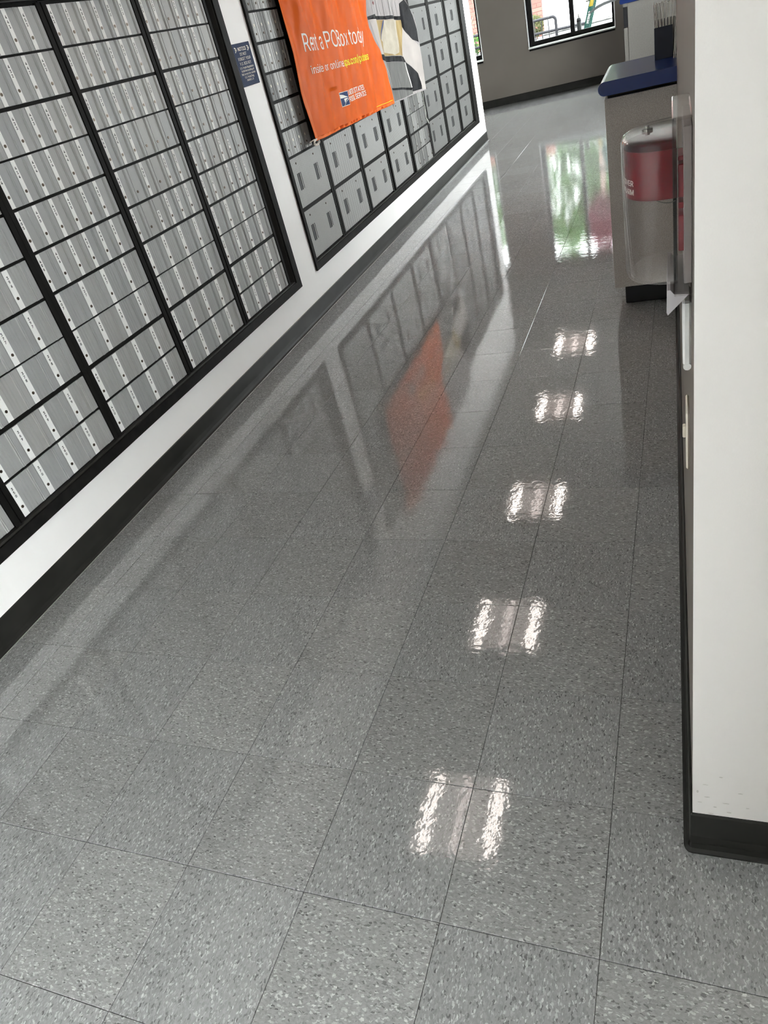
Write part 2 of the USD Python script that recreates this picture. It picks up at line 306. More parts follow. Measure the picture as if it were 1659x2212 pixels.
# baseboards: cove profile (offset from wall, height)
COVE = [(0, 0), (.016, 0), (.0165, .004), (.010, .009), (.006, .020), (.0045, .040), (.0045, .103), (.002, .107), (0, .107)]
def skirting(p0, p1, out, h=1.0):
    p0, p1, out = np.array(p0, float), np.array(p1, float), np.array(out, float); n = len(COVE); V = []
    for p in (p0, p1):
        for o, z in COVE: V.append([*(p + out*o), z*h])
    F = []
    for i in range(n-1): F += [[i, i+1, n+i+1], [i, n+i+1, n+i]]
    F += [[n-1, 0, n], [n-1, n, 2*n-1]]
    for k in range(1, n-1): F += [[0, k+1, k], [n, n+k, n+k+1]]
    m = trimesh.Trimesh(np.array(V), np.array(F), process=False); trimesh.repair.fix_normals(m); return m
bl = sthing("baseboard_left"); obj("cove_base", skirting((0, YB), (0, YC), (1, 0)), RUBBER, bl)
obj("cove_base_end", skirting((0, YC), (-3.2, YC), (0, 1)), RUBBER, bl)
obj("floor_bead", cat(tube([[.018, YB, .0015], [.018, 2, .0015], [.018, YC, .0015]], .0014, 6)), pm("grey_bead", (0.32, 0.31, 0.29), 0.4), bl)  # thin grey line along the foot of the baseboard
bf = sthing("baseboard_far"); obj("cove_base", skirting((-3.2, YF), (3.4, YF), (0, -1)), RUBBER, bf)
br = sthing("baseboard_right")
k = 1.06
obj("cove_base", cat(skirting((XR, 3.86), (XR, .873), (-1, 0), k), skirting((XR, .873), (4.5, .873), (0, -1), k)), RUBBER, br)
# rounded outside corner of the base
prof = [(max(o, 1e-4), z*k) for o, z in COVE[:-1]] + [(1e-4, COVE[-1][1]*k)]
cm = trimesh.creation.revolve(np.array(prof), sections=8, angle=math.pi/2); cv, cf = va(cm); a_ = math.pi
cv = np.stack([cv[:, 0]*math.cos(a_) - cv[:, 1]*math.sin(a_) + XR, cv[:, 0]*math.sin(a_) + cv[:, 1]*math.cos(a_) + .873, cv[:, 2]], 1)
obj("base_corner", (cv, cf), RUBBER, br)

# windows in the far wall
for n, (a, b, c, d) in enumerate(WINS, 1):
    w = sthing(f"window_{n}")
    y0, y1 = YF+.045, YF+.115
    mid = a + (b-a)*0.52
    obj("window_frame", cat(box(a, a+.075, y0, y1, c, d), box(b-.03, b, y0, y1, c, d), box(a+.075, b-.03, y0, y1, c, c+.06), box(a+.075, b-.03, y0, y1, d-.06, d), box(mid-.03, mid+.03, y0-.01, y1, c+.06, d-.06)), FRAMEB, w)
    obj("pane", box(a+.075, mid-.03, y0+.03, y0+.036, c+.06, d-.06), GLASS, w)
    obj("pane", box(mid+.03, b-.03, y0+.03, y0+.036, c+.06, d-.06), GLASS, w)
    obj("window_sill", cbox(a-.015, b+.015, YF-.055, YF+.045, c-.024, c, .006), WPLAST, w)
    obj("sill_apron", box(a-.005, b+.005, YF-.02, YF, c-.05, c-.024), CASEB, w)  # dark strip directly under the sill
    obj("jamb_trim", cat(box(a-.014, a, YF-.012, YF+.05, c, d), box(b, b+.014, YF-.012, YF+.05, c, d)), WPLAST, w)

# ceiling lamps
NTH = ("nearest the viewer", "second", "third", "fourth", "farthest")
for n, y in enumerate((2.48, 4.22, 5.98, 7.95, 9.80)):
    t = thing("ceiling_light", f"square three-tube ceiling light, its mirror image {NTH[n]} in the floor's row of glints", "ceiling light", (.88, y, CEILZ), "square ceiling lights in a row")
    x, z = .88, CEILZ
    obj("housing", cat(box(x-.305, x+.305, y-.305, y-.285, z-.03, z), box(x-.305, x+.305, y+.285, y+.305, z-.03, z), box(x-.305, x-.285, y-.285, y+.285, z-.03, z), box(x+.285, x+.305, y-.285, y+.285, z-.03, z)), LOUVER, t)
    obj("lens", box(x-.285, x+.285, y-.285, y+.285, z-.012, z-.004), LENSM, t)
    for q in (-.21, 0, .21): obj("tube", box(x+q-.03, x+q+.03, y-.26, y+.26, z-.022, z-.013), TUBED if q == 0 else TUBEM, t)

# ------------------------------------------------------------------ post-office box banks
ROWZ = [.320, .470, .628, .778, .932, 1.083, 1.235, 1.386, 1.536, 1.686]      # bottoms, row 10 (lowest) first
ROWT = [.460, .610, .772, .920, 1.072, 1.224, 1.379, 1.523, 1.678, 1.822]
DX = -.010                                                                    # door face behind the wall plane
def door_profile(w, strip, first):
    p, r = [(0, 0)], .0
    s = strip
    p += [(s, 0), (s+.0005, -.0012), (w-.0305, -.0012), (w-.030, .0012), (w-.0275, .0026), (w-.0255, .0012), (w-.0245, -.004), (w-.0235, .0012), (w-.0215, .0026), (w-.0195, .0012), (w-.019, -.0008), (w-.0012, -.0008)]
    return p
def wide_profile(w, strip):
    p = [(0, 0), (strip, 0), (strip+.0005, -.0012)]
    for u in (.045, .060, .075):
        if u < w-.05: p += [(u, -.0012), (u+.0006, -.0024), (u+.0016, -.0004), (u+.002, -.0012)]
    p += [(w-.0405, -.0012), (w-.040, .0012), (w-.037, .0028), (w-.034, .0012), (w-.033, -.004), (w-.032, .0012), (w-.029, .0028), (w-.026, .0012), (w-.0255, -.0008), (w-.0012, -.0008)]
    return p
DIG = {c: text(c, .0098, .0004, True) for c in "0123456789"}
def digits(num, yc, ztop, x, h=1.0):
    ms = []
    for q, c in enumerate(str(num)):
        v, f = DIG[c]; v = v.copy(); v[:, :2] *= h; v[:, 0] -= v[:, 0].max()/2; v[:, 1] += -q*.0145*h
        ms.append((np.stack([x+v[:, 2], yc+v[:, 0], ztop+v[:, 1]], 1), f))
    return cat(*ms)
def lock_mesh(y, z, x, r=.0056):
    return cat(cylx(x-.004, x+.0018, y, z, r), box(x+.0018, x+.0022, y-.0008, y+.0008, z-.0032, z+.0032))
def pobox(bank, y, z0, z1, w, num, plain=False, wide=False, part=1.0, tone=0):
    strip = .0275 if wide else .0215
    d = obj("door", ribbed(y, w, z0, z1, DX, wide_profile(w, strip) if wide else door_profile(w, strip, False)), ALU[tone], bank)
    yc = y + strip/2
    if not plain:
        obj("number_strip", box(DX, DX+.0007, y+.0006, y+strip-.0004, z0+.001, z0+.001+(z1-z0-.002)*part), LABEL, d, label="white number strip")
        if part == 1.0: obj("number", digits(num, yc, z1-.0315, DX+.0007), INK, d)
        else: obj("number", digits(num % 100, yc, z0+(z1-z0)*part-.016, DX+.0007), INK, d)
    obj("lock", lock_mesh(yc + (.004 if plain else 0), z0+.039, DX+.0005), LOCK, d)
def casing(bank, y0, y1, zs, name="casing"):
    """black back and the shelf edges between the rows"""
    ms = [box(-.20, DX-.010, y0-.0245, y1+.0245, .285, 1.842)]
    for z in zs: ms.append(box(DX-.010, DX-.003, y0-.0005, y1+.0005, z[0], z[1]))
    ms += [box(DX-.010, DX+.003, y0-.0245, y0-.001, .300, 1.830), box(DX-.010, DX+.003, y1+.001, y1+.0245, .300, 1.830)]
    obj(name, cat(*ms), CASEB, bank)
GAPS = [(ROWT[i]+.001, ROWZ[i+1]-.001) for i in range(9)]
def bank(y0, base, kind, label, plain=(), part=()):
    b = thing("mailbox_bank", label, "post office boxes", (0, y0, .300))
    casing(b, y0, y0+.560, GAPS)
    for i in range(10):
        row = 10 - i; z0, z1 = ROWZ[i], ROWT[i]
        if kind == "wide" or row > 6:
            for q, tens in enumerate((0, 2, 3, 5)):
                y = y0 + .1433*q; w = .1433 if q < 3 else .560-3*.1433
                pobox(b, y, z0, z1, w-.001, base + tens*10 + row, wide=True, tone=(i*3+q*5) % 7 % 3)
        else:
            for q in range(6):
                y = y0 + .0926*q; w = .0926 if q < 5 else .560-5*.0926
                n = base + q*10 + row
                pobox(b, y, z0, z1, w-.001, n, plain=n in plain, part=.62 if n in part else 1.0, tone=(i*2+q*3) % 5 % 3)
bank(.340, 220, "wide", "nearest bank of wide boxes, mostly out of the picture beside number 350")
bank(.956, 280, "wide", "bank of wide aluminium boxes left of number 350, cut by the picture edge")
bank(1.570, 340, "wide", "bank of wide aluminium post office boxes numbered 350 to 400 at lower left")
bank(2.180, 400, "mixed", "bank of aluminium post office boxes numbered 401 to 460, second from the left edge")
bank(2.797, 460, "mixed", "bank of aluminium post office boxes numbered 461 to 520, third from the left edge", plain=(494, 504, 514, 475, 495, 476), part=(486,))
bank(3.416, 520, "mixed", "bank of aluminium post office boxes from 521 up, left of the blue notice", plain=(541, 532, 542, 572, 543, 544, 564, 574, 545, 575, 546), part=(565,))
def surround(name, y0, y1, z0, z1, gl, gr):
    """mitred black frame standing proud of the wall, with an inner rebate"""
    t = sthing(name)
    def ring(a, b, c, d, wl_, wr_, wb, wt, x0, x1):
        return [box(x0, x1, a, a+wl_, c, d), box(x0, x1, b-wr_, b, c, d), box(x0, x1, a+wl_, b-wr_, c, c+wb), box(x0, x1, a+wl_, b-wr_, d-wt, d)]
    obj("frame", cat(*ring(y0, y1, z0, z1, gl, gr, .044, .020, -.03, .014)), FRAMEB, t)
    obj("frame_lip", cat(*ring(y0+gl, y1-gr, z0+.044, z1-.02, .006, .006, .008, .004, -.03, .004)), RUBBERF, t)
surround("trim_1", *P1, .02, .060)
surround("trim_2", *P2, .030, .190)

# second framed bank: small boxes, parcel lockers
def slats(w, pitch, d=.0012):
    p, u = [(0, 0)], pitch*.5
    while u < w-.004:
        p += [(u, 0), (u+.0012, -d), (u+.0024, -d), (u+.0036, 0)]; u += pitch
    return p + [(w, 0)]
def locker(b, y0, y1, z0, z1, slots, pitch=.022, tone=0, bright=True, seam=False):
    w = y1-y0; d = obj("locker_door", ribbed(y0, w, z0, z1, DX, slats(w, pitch)), ALUL[tone], b)
    zs = z0 + (z1-z0)*.34
    for a, wd in slots:
        obj("handle_slot", box(DX, DX+.0012, y0+a, y0+a+wd, zs, zs+.098), SLOT, d, label="dark recessed handle slot")
        obj("handle_bar", box(DX, DX+.004, y0+a+wd, y0+a+wd+.008, zs+.001, zs+.096), ALUR if bright else ALUL[tone], d)
        obj("handle_gap", box(DX, DX+.0012, y0+a+wd+.012, y0+a+wd+.026, zs+.002, zs+.097), SLOT if bright else CASEB, d)
    for f in ((.20, .73) if len(slots) == 2 else (.5,)):
        obj("lock", lock_mesh(y0+w*f, z1-.034, DX+.001, .006), LOCK, d)
    if seam: obj("seam", box(DX, DX+.0016, y0+w*.5, y0+w*.5+.003, z0+.004, z1-.004), ALUR, d)
LZ = [(.330, .620), (.645, .932), (.955, 1.240), (1.262, 1.545), (1.568, 1.822)]
def casing2(b, y0, y1, zs, l=.02, r=.03):
    ms = [box(-.20, DX-.012, y0-l, y1+r, .300, 1.835)]
    for a, c in zs: ms.append(box(DX-.012, DX-.002, y0, y1, a, c))
    ms += [box(DX-.012, DX+.003, y0-l, y0-.001, .312, 1.835), box(DX-.012, DX+.003, y1+.001, y1+r, .312, 1.835)]
    obj("casing", cat(*ms), CASEB, b)
LG = [(LZ[i][1]+.001, LZ[i+1][0]-.001) for i in range(4)]
# P: four narrow boxes per row over two lockers
b = thing("mailbox_bank", "bank of small boxes with little white number stickers, right of the blue notice", "post office boxes", (0, 4.414, .3))
casing2(b, 4.414, 4.958, [(ROWT[i]+.014, ROWZ[i+1]+.014) for i in range(4, 9)] + [(.621, .644), (.933, .946)], .012, .028)
obj("filler_strip", box(-.03, DX+.002, 4.842, 4.958, .948, 1.822), CASEB, b)
for i, (z0, z1) in enumerate([(.947, 1.084), (1.101, 1.239), (1.257, 1.391), (1.405, 1.543), (1.558, 1.698), (1.710, 1.822)]):
    obj("blank_panel", ribbed(4.415, .037, z0, z1, DX, [(0, 0), (.037, 0)]), ALUL[i % 3], b)
    for q in range(4):
        y = 4.454 + .0965*q; w = .0955
        d = obj("door", ribbed(y, w, z0, z1, DX, [(0, .001), (.004, .0022), (.006, -.001), (.045, -.001), (.047, .0008), (.052, .0008), (.054, -.001), (.078, -.001), (.080, .0012), (w-.002, .0012), (w-.0015, -.004), (w, -.004)]), ALUL[(i+q) % 3], b)
        if i < 5: obj("number_sticker", box(DX, DX+.0006, y+.022, y+.031, z0+(z1-z0)*.52, z0+(z1-z0)*.62), STICK, d, label="small cream number sticker")
        obj("lock", lock_mesh(y+.028, z0+(z1-z0)*.27, DX, .0058), LOCK, d)
for z0, z1 in LZ[:2]: locker(b, 4.417, 4.957, z0, z1, ((.083, .036), (.364, .040)), tone=0)
for y0, y1, lab, s, tone in ((5.024, 5.587, "parcel locker bank under the orange banner's lower left, two lockers high in view", ((.098, .044), (.391, .045)), 0),
                             (5.662, 6.212, "parcel locker bank under the middle of the orange banner", ((.105, .046), (.385, .046)), 1),
                             (6.304, 6.865, "parcel locker bank under the orange banner's right corner", ((.105, .05), (.395, .05)), 0)):
    b = thing("parcel_locker_bank", lab, "parcel lockers", (0, y0, .3))
    casing2(b, y0, y1, LG, .030, .032)
    for k, (z0, z1) in enumerate(LZ): locker(b, y0+.002, y1-.002, z0, z1, s, .030 if y0 > 5.6 else .040, tone=tone)
# T: narrow boxes with bright strips
b = thing("mailbox_bank", "narrow bank of small ribbed boxes right of the banner's hanging string end", "post office boxes", (0, 6.972, .3))
casing2(b, 6.972, 7.556, GAPS, .045, .035)
for i in range(10):
    for q in range(4):
        y = 6.972 + .146*q; w = .144
        d = obj("door", ribbed(y, w, ROWZ[i], ROWT[i], DX, slats(w, .024, .0018)), ALUL[2 if (i+q) % 3 else 0], b)
        obj("number_strip", box(DX+.001, DX+.0035, y+.118, y+.140, ROWZ[i], ROWT[i]), ALUR, d, label="bright metal number strip")
        obj("lock", lock_mesh(y+.129, ROWZ[i]+.039, DX+.0035, .0065), LOCK, d)
for y0, y1, lab, s, seam in ((7.640, 8.214, "parcel locker bank with two handle slots per door, third from the corridor's far corner", ((.062, .040), (.365, .040)), False),
                             (8.318, 8.846, "parcel locker bank with one handle slot per door, second from the far corner", ((.185, .075),), True),
                             (8.970, 9.522, "last parcel locker bank at the corridor's far corner, one slot per door", ((.200, .075),), False)):
    b = thing("parcel_locker_bank", lab, "parcel lockers", (0, y0, .3))
    casing2(b, y0, y1, LG, .045, .05 if y1 < 9 else .02)
    for z0, z1 in LZ: locker(b, y0+.002, y1-.002, z0, z1, s, .024, tone=2, bright=False, seam=seam)

# ------------------------------------------------------------------ blue notice between the banks
n_ = thing("notice_sign", "small blue notice with white lettering on the white wall between the two box frames", "sign", (0, 4.123, 1.37))
obj("plate", cbox(0.0005, .003, 4.123, 4.330, 1.369, 1.572, .0008), SIGNB, n_)
obj("plate_edge", box(0.0, .0022, 4.1215, 4.3315, 1.3675, 1.5735), BWHITE, n_)
SX = .0031
for s, h, z, wd, bold in (("NOTICE", .0165, 1.5365, .098, True), ("DO NOT", .0145, 1.5135, .078, False), ("FORGET YOUR", .0145, 1.4915, .148, False), ("P.O. BOX KEY", .0145, 1.4695, .136, False),
                          ("U.S. Postal Regulations", .0105, 1.4525, .165, False), ("forbid the handling of", .0105, 1.4375, .155, False), ("Mail across the counter", .0105, 1.4225, .168, False),
                          ("U.S. Postal Reg.", .0105, 1.4070, .115, False), ("D88883.1.72", .0095, 1.3925, .082, False)):
    v, f = text(s, h, .0004, bold, wd); obj("lettering", (onwall(SX)(v + np.array([4.2265-wd/2, z, 0])), f), BWHITE, n_)
EAGLE = [[(0, .80), (.10, 1.0), (.55, .86), (.98, .60), (.55, .66), (.30, .70)], [(.18, .58), (.62, .56), (.98, .50), (.66, .40), (.30, .30)], [(.02, .0), (.10, .18), (.40, .26), (.95, .44), (1.0, .38), (.50, .18), (.35, 0)]]
for y in (4.138, 4.288):
    obj("emblem", cat(*[prism(Polygon([(y+a*.026, 1.531+c*.026) for a, c in p]), .0004, onwall(SX)) for p in EAGLE]), BWHITE, n_)

# ------------------------------------------------------------------ orange banner, hung slack in front of the boxes
BY0, BY1, BS = 4.885, 7.490, 0.977     # BS: true size over the size read on the wall behind
def lerp(x, xs, ys): return np.interp(x, xs, ys)
def bottom(y): return lerp(y, [BY0, 6.64, 7.20, BY1], [.957, .925, .912, .908])
def bx(y, z):
    y, z = np.asarray(y, float), np.asarray(z, float)
    h = np.clip((z-.9)/1.1, 0, 1)
    a = .0125*np.sin(2*np.pi*(y-5.02-.10*(z-1.4))/.46) + .0060*np.sin(2*np.pi*(y+.22*(z-1.2))/.235+1.1) + .0022*np.sin(2*np.pi*(y-.35*z)/.118)
    a = a*(.55+.65*h)
    diag = .010*np.exp(-((y-5.05-(1.80-z)*.55)/.055)**2)*(z > 1.2) + .008*np.exp(-((y-6.0+(1.9-z)*.25)/.05)**2)*np.clip((z-1.25)*3, 0, 1)
    curl = .05*np.clip((y-7.18)/.30, 0, 1)**2
    return .045 + a + diag + .018*(1-h) + curl
def by_left(z): return lerp(z, [.957, 1.245, 1.343, 1.465, 1.612, 2.0], [4.893, 4.862, 4.872, 4.890, 4.898, 4.86])
def sheet(nu, nv, fy, off=0.0):
    u, v = np.meshgrid(np.linspace(0, 1, nu), np.linspace(0, 1, nv), indexing="ij")
    y, z = fy(u, v); return y, z
def grid_sheet(nu, nv, fy, thick=.0012):
    u, v = np.meshgrid(np.linspace(0, 1, nu), np.linspace(0, 1, nv), indexing="ij")
    y, z = fy(u, v); x = bx(y, z); F = []
    A = np.stack([x, y*BS, 1.4545+(z-1.4545)*BS], -1).reshape(-1, 3); B = A - np.array([thick, 0, 0]); N = len(A)
    idx = np.arange(N).reshape(nu, nv)
    a, b_, c, d = idx[:-1, :-1].ravel(), idx[1:, :-1].ravel(), idx[1:, 1:].ravel(), idx[:-1, 1:].ravel()
    F = [np.c_[a, b_, c], np.c_[a, c, d], np.c_[c, b_, a]+N, np.c_[d, c, a]+N]
    def edge(l):
        l = np.array(l); return [np.c_[l[:-1], l[1:]+0, l[1:]+N], np.c_[l[:-1], l[1:]+N, l[:-1]+N]]
    for l in (idx[:, 0][::-1], idx[:, -1], idx[0, :], idx[-1, :][::-1]): F += edge(l)
    return np.vstack([A, B]), np.vstack(F)
def oright(z): return lerp(z, [.926, 1.049, 1.185, 1.324, 1.416, 1.488, 1.576, 1.664, 2.0], [6.640, 6.622, 6.580, 6.515, 6.447, 6.418, 6.425, 6.455, 6.50])
ZT = 2.02
def fy_or(u, v):
    y = None
    z0 = bottom(BY0 + u*(6.64-BY0)); z = z0 + (ZT-z0)*v
    l, r = by_left(z), oright(z); y = l + (r-l)*u; return y, z
def fy_pr(u, v):
    z0 = bottom(6.64 + u*(BY1-6.64)); z = z0 + (ZT-z0)*v
    l = oright(z); r = lerp(z, [.908, 1.078, 1.28, 1.395, 1.492, 1.558, 1.62, 2.0], [7.490, 7.507, 7.519, 7.496, 7.470, 7.425, 7.396, 7.36]); return l + (r-l)*u, z
bn = thing("banner", "orange vinyl banner about renting a box, hung slack over the box fronts", "banner", (.04, 4.9, .91))
def drape(mesh, off):
    """lay a flat print (a = y, b = z) on the banner"""
    v, f = va(mesh); m = trimesh.Trimesh(v, f, process=True)
    vv, ff = trimesh.remesh.subdivide_to_size(m.vertices, m.faces, .022, max_iter=12)
    d = 1e-3; y, z = vv[:, 0], vv[:, 1]
    x = bx(y, z); ny = -(bx(y+d, z)-bx(y-d, z))/(2*d); nz = -(bx(y, z+d)-bx(y, z-d))/(2*d); L = np.sqrt(1+ny**2+nz**2); o = off + vv[:, 2]
    return np.stack([x+o/L, (y+o*ny/L)*BS, 1.4545+(z+o*nz/L-1.4545)*BS], 1), ff
def flat(pts): return trimesh.creation.extrude_polygon(Polygon(pts), .0004, engine="earcut")
obj("orange_panel", grid_sheet(190, 110, fy_or), ORANGE, bn, smooth=40)
obj("photo_panel", grid_sheet(110, 110, fy_pr), PGREY, bn, smooth=40, label="printed photograph of boxes on the banner's right end")
def line_text(s, y0, z0, y1, z1, h, bold, m):
    wd = y1-y0; v, f = text(s, h, .0004, bold, wd); v = v.copy(); v[:, 1] += (z1-z0)*v[:, 0]/wd
    obj("lettering", drape((v + np.array([y0, z0, 0]), f), .0006), m, bn)
line_text("Rent a PO Box today", 5.060, 1.450, 6.262, 1.404, .100, False, BWHITE)
line_text("inside or online", 5.075, 1.322, 5.660, 1.303, .046, False, BWHITE)
line_text("usps.com/poboxes", 5.685, 1.302, 6.268, 1.290, .046, True, BYEL)
LZ0, LZ1 = (5.452, 1.076), (5.600, 1.158)
def logo(a, c): return (5.452 + a*.148 + c*.004, 1.076 + c*.082 - a*.006)
obj("emblem_border", drape(flat([logo(-.03, -.05), logo(1.03, -.05), logo(1.03, 1.05), logo(-.03, 1.05)]), .0006), BWHITE, bn)
obj("emblem_field", drape(flat([logo(0, 0), logo(1, 0), logo(1, 1), logo(0, 1)]), .0012), NAVY, bn)
for p in ([(0, .62), (.02, .92), (.45, .80), (.98, .58), (.60, .60), (.30, .60)], [(.36, .52), (.62, .54), (.98, .50), (.74, .40), (.44, .20)], [(.10, 0), (.28, .0), (.46, .20), (.98, .44), (.99, .38), (.60, .16), (.42, .0)]):
    pass
for p in ([(0, .60), (0, .90), (.42, .80), (.98, .58), (.60, .58), (.30, .58)], [(.36, .50), (.62, .53), (.97, .50), (.74, .40), (.44, .20)], [(.18, 0), (.30, .0), (.50, .18), (.98, .44), (.99, .40), (.62, .22), (.44, .10)]):
    obj("emblem_eagle", drape(flat([logo(*q) for q in p]), .0018), BWHITE, bn)
line_text("UNITED STATES", 5.618, 1.124, 5.965, 1.117, .032, True, BWHITE)
line_text("POSTAL SERVICE", 5.618, 1.081, 5.985, 1.076, .032, True, BWHITE)
obj("fine_print_rule", drape(flat([(6.166, .964), (6.600, .953), (6.600, .957), (6.166, .968)]), .0006), BYEL, bn)
ys = np.linspace(4.90, 6.63, 60)
obj("hem", drape(flat([(y, bottom(y)+.003) for y in ys] + [(y, bottom(y)+.020) for y in ys[::-1]]), .0005), HEM, bn)
zs = np.linspace(.97, 2.0, 60)
obj("hem", drape(flat([(by_left(z)+.003, z) for z in zs] + [(by_left(z)+.034, z) for z in zs[::-1]]), .0005), HEM, bn)
# the printed photograph
PR = [("print_strip", [(6.442, 1.536), (6.571, 1.539), (6.608, 1.285), (6.532, 1.290)], PFLAP, .0004), ("print_bar", [(6.429, 1.560), (6.578, 1.566), (6.585, 1.556), (7.112, 1.523), (7.290, 1.510), (7.270, 1.483), (7.096, 1.500), (6.428, 1.540)], PBLACK, .0010),
      ("print_interior", [(6.575, 1.530), (7.270, 1.483), (7.271, 1.418), (7.167, 1.225), (6.608, 1.278)], PTAN, .0006), ("print_letters", [(6.819, 1.511), (7.161, 1.490), (7.021, 1.261), (6.903, 1.254), (6.674, 1.297), (6.708, 1.371), (6.671, 1.383)], PCREAM, .0012),
      ("print_letter_edge", [(6.813, 1.511), (6.759, 1.467), (6.667, 1.388), (6.644, 1.391), (6.737, 1.468), (6.792, 1.512)], PBLUE, .0014), ("print_bar", [(6.532, 1.292), (6.608, 1.285), (6.623, 1.275), (7.170, 1.218), (7.214, 1.172), (6.614, 1.234), (6.538, 1.254)], PBLACK, .0012),
      ("print_lower_door", [(6.614, 1.232), (7.214, 1.172), (7.235, .966), (7.230, .918), (6.655, .936), (6.630, 1.05)], PDARK, .0004), ("print_shadow", [(7.310, 1.60), (7.390, 1.62), (7.460, 1.492), (7.500, 1.280), (7.411, 1.315), (7.262, 1.428), (7.270, 1.483)], PBLACK, .0007),
      ("print_gap", [(7.214, 1.172), (7.322, 1.099), (7.375, 1.056), (7.416, .976), (7.394, .927), (7.232, .935), (7.235, .966)], PBLACK, .0007), ("print_flap", [(7.266, 1.428), (7.345, 1.359), (7.426, 1.304), (7.490, 1.249), (7.498, 1.078), (7.486, .914), (7.406, .921), (7.404, .982), (7.375, 1.056), (7.322, 1.099), (7.160, 1.222)], PFLAP, .0010),
      ("print_bar", [(6.653, 1.038), (7.235, .966), (7.222, .949), (6.649, 1.023)], PBLACK, .0009), ("print_edge", [(7.185, 1.170), (7.205, 1.168), (7.240, .966), (7.224, .968)], BWHITE, .0012), ("print_edge", [(6.640, 1.24), (6.655, 1.235), (6.675, 1.05), (6.662, 1.05)], PFLAP, .0010)]
for nm, pts, m, o in PR: obj(nm, drape(flat(pts), o), m, bn)
for y in np.linspace(6.52, 7.22, 9):
    obj("print_groove", drape(flat([(y, 1.568-.078*(y-6.5)), (y+.006, 1.568-.078*(y-6.5)), (y+.012, 1.98), (y+.006, 1.98)]), .0007), PDARK, bn)
th = np.linspace(0, 2*np.pi, 20)[:-1]
obj("print_lock", drape(flat([(6.622+.034*math.cos(a), 1.638+.011*math.sin(a)) for a in th]), .0010), PRED, bn)
def hung(pts): return [[x, y*BS, 1.4545+(z-1.4545)*BS] for x, y, z in pts]
obj("string", tube(hung([[.07, 7.482, .915], [.06, 7.530, .871], [.06, 7.505, .822], [.05, 7.550, .768], [.05, 7.548, .720], [.045, 7.548, .675], [.045, 7.590, .635], [.045, 7.615, .611]]), [.003, .003, .003, .004, .004, .004, .006, .003], 8), STRING, bn, smooth=True)
obj("string", tube(hung([[.05, 6.622, .925], [.05, 6.628, .90], [.05, 6.645, .876]]), [.002, .004, .002], 8), STRING, bn, smooth=True)
kn = [tube(hung([[.05, 4.895+.045*math.cos(a+p)*s, .950+.016*math.sin(a+p)*s] for a in np.linspace(0, 5.2, 22)]), .0035, 8) for p, s in ((0, 1), (1.6, .7), (3.4, 1.15))]
kn.append(tube(hung([[.03, 4.83, .962], [.05, 4.87, .970], [.05, 4.90, .962]]), .004, 8))
obj("cord_knot", cat(*kn), CLEARSTR, bn, smooth=True)

for y in (4.92, 5.75, 6.55, 7.32):
    z = 1.4545+(2.005-1.4545)*BS
    obj("hanging_peg", cylx(0, float(bx(y, 2.005))+.004, y*BS, z, .006, 10), STEEL, bn)
# ------------------------------------------------------------------ writing counter at the end of the right wall
co = thing("counter", "blue-topped writing counter with a speckled grey end panel beside the white wall", "counter", (1.9, 3.76, 0))
def slab(x0, x1, y0, y1, z0, z1):
    p = Polygon([(x0, z0), (x1, z0), (x1, z1), (x0, z1)]).buffer(0)
    r = (z1-z0)/2 - .001
    p = shapely.union_all([Polygon([(x0+r, z0), (x1, z0), (x1, z1), (x0+r, z1)]), shapely.geometry.Point(x0+r, (z0+z1)/2).buffer((z1-z0)/2, 12)])
    return prism(p, y1-y0, lambda v: np.stack([v[:, 0], y1 - v[:, 2], v[:, 1]], 1))
obj("countertop", slab(1.882, 2.75, 3.72, 4.35, .995, 1.05), BLUELAM, co, smooth=35)
obj("shadow_rail", box(1.915, 2.70, 3.775, 4.30, .978, .995), CASEB, co)
obj("end_panel", cbox(1.902, 2.70, 3.76, 3.785, .125, .978, .0015), SPECK, co)
obj("front_panel", cat(cbox(1.902, 1.925, 3.785, 4.31, .125, .978, .0015)), SPECK, co)
obj("carcass", box(1.925, 2.70, 3.785, 4.31, .125, .978), CASEB, co)
obj("toe_kick", cbox(1.945, 2.70, 3.865, 4.25, 0, .125, .004), BLACKP, co)
ho = thing("envelope_holder", "dark navy holder packed with white envelopes on the blue counter", "envelope holder", (2.11, 4.1, 1.05))
def yz_prism(poly, x0, x1): return prism(Polygon(poly), x1-x0, lambda v: np.stack([x0 + v[:, 2], v[:, 0], v[:, 1]], 1))
obj("front", cbox(2.108, 2.186, 4.090, 4.096, 1.05, 1.176, .001), NAVYP, ho)
obj("base", cbox(2.108, 2.30, 4.096, 4.20, 1.05, 1.056, .001), NAVYP, ho)
obj("side", cbox(2.108, 2.112, 4.096, 4.19, 1.056, 1.15, .001), NAVYP, ho)
obj("back", cbox(2.112, 2.30, 4.19, 4.196, 1.056, 1.20, .001), NAVYP, ho)
for k in range(22):
    x = 2.114 + .0040*k; q = rnd.uniform(-.006, .006); lean = -.0008*(11-k)*.9
    m = box(x, x+.0012+.0012*(k % 3), 4.102, 4.186, 1.058, 1.266+q)
    v, f = m; v = v.copy(); v[:, 0] += (v[:, 2]-1.058)*lean*4
    e = obj("envelope", (v, f), PAPER, label="white envelope standing on edge in the navy holder", cat="envelope", group="envelopes in the navy holder")
st_ = thing("card_stack", "loose white cards leaning behind the navy holder by the wall end", "cards", (2.19, 4.14, 1.05))
for k in range(3):
    v, f = box(2.205+.006*k, 2.208+.006*k, 4.02, 4.085, 1.0502, 1.235); v = v.copy(); v[:, 0] += (v[:, 2]-1.05)*.10 - .018; obj("card", (v, f), PAPER, st_)
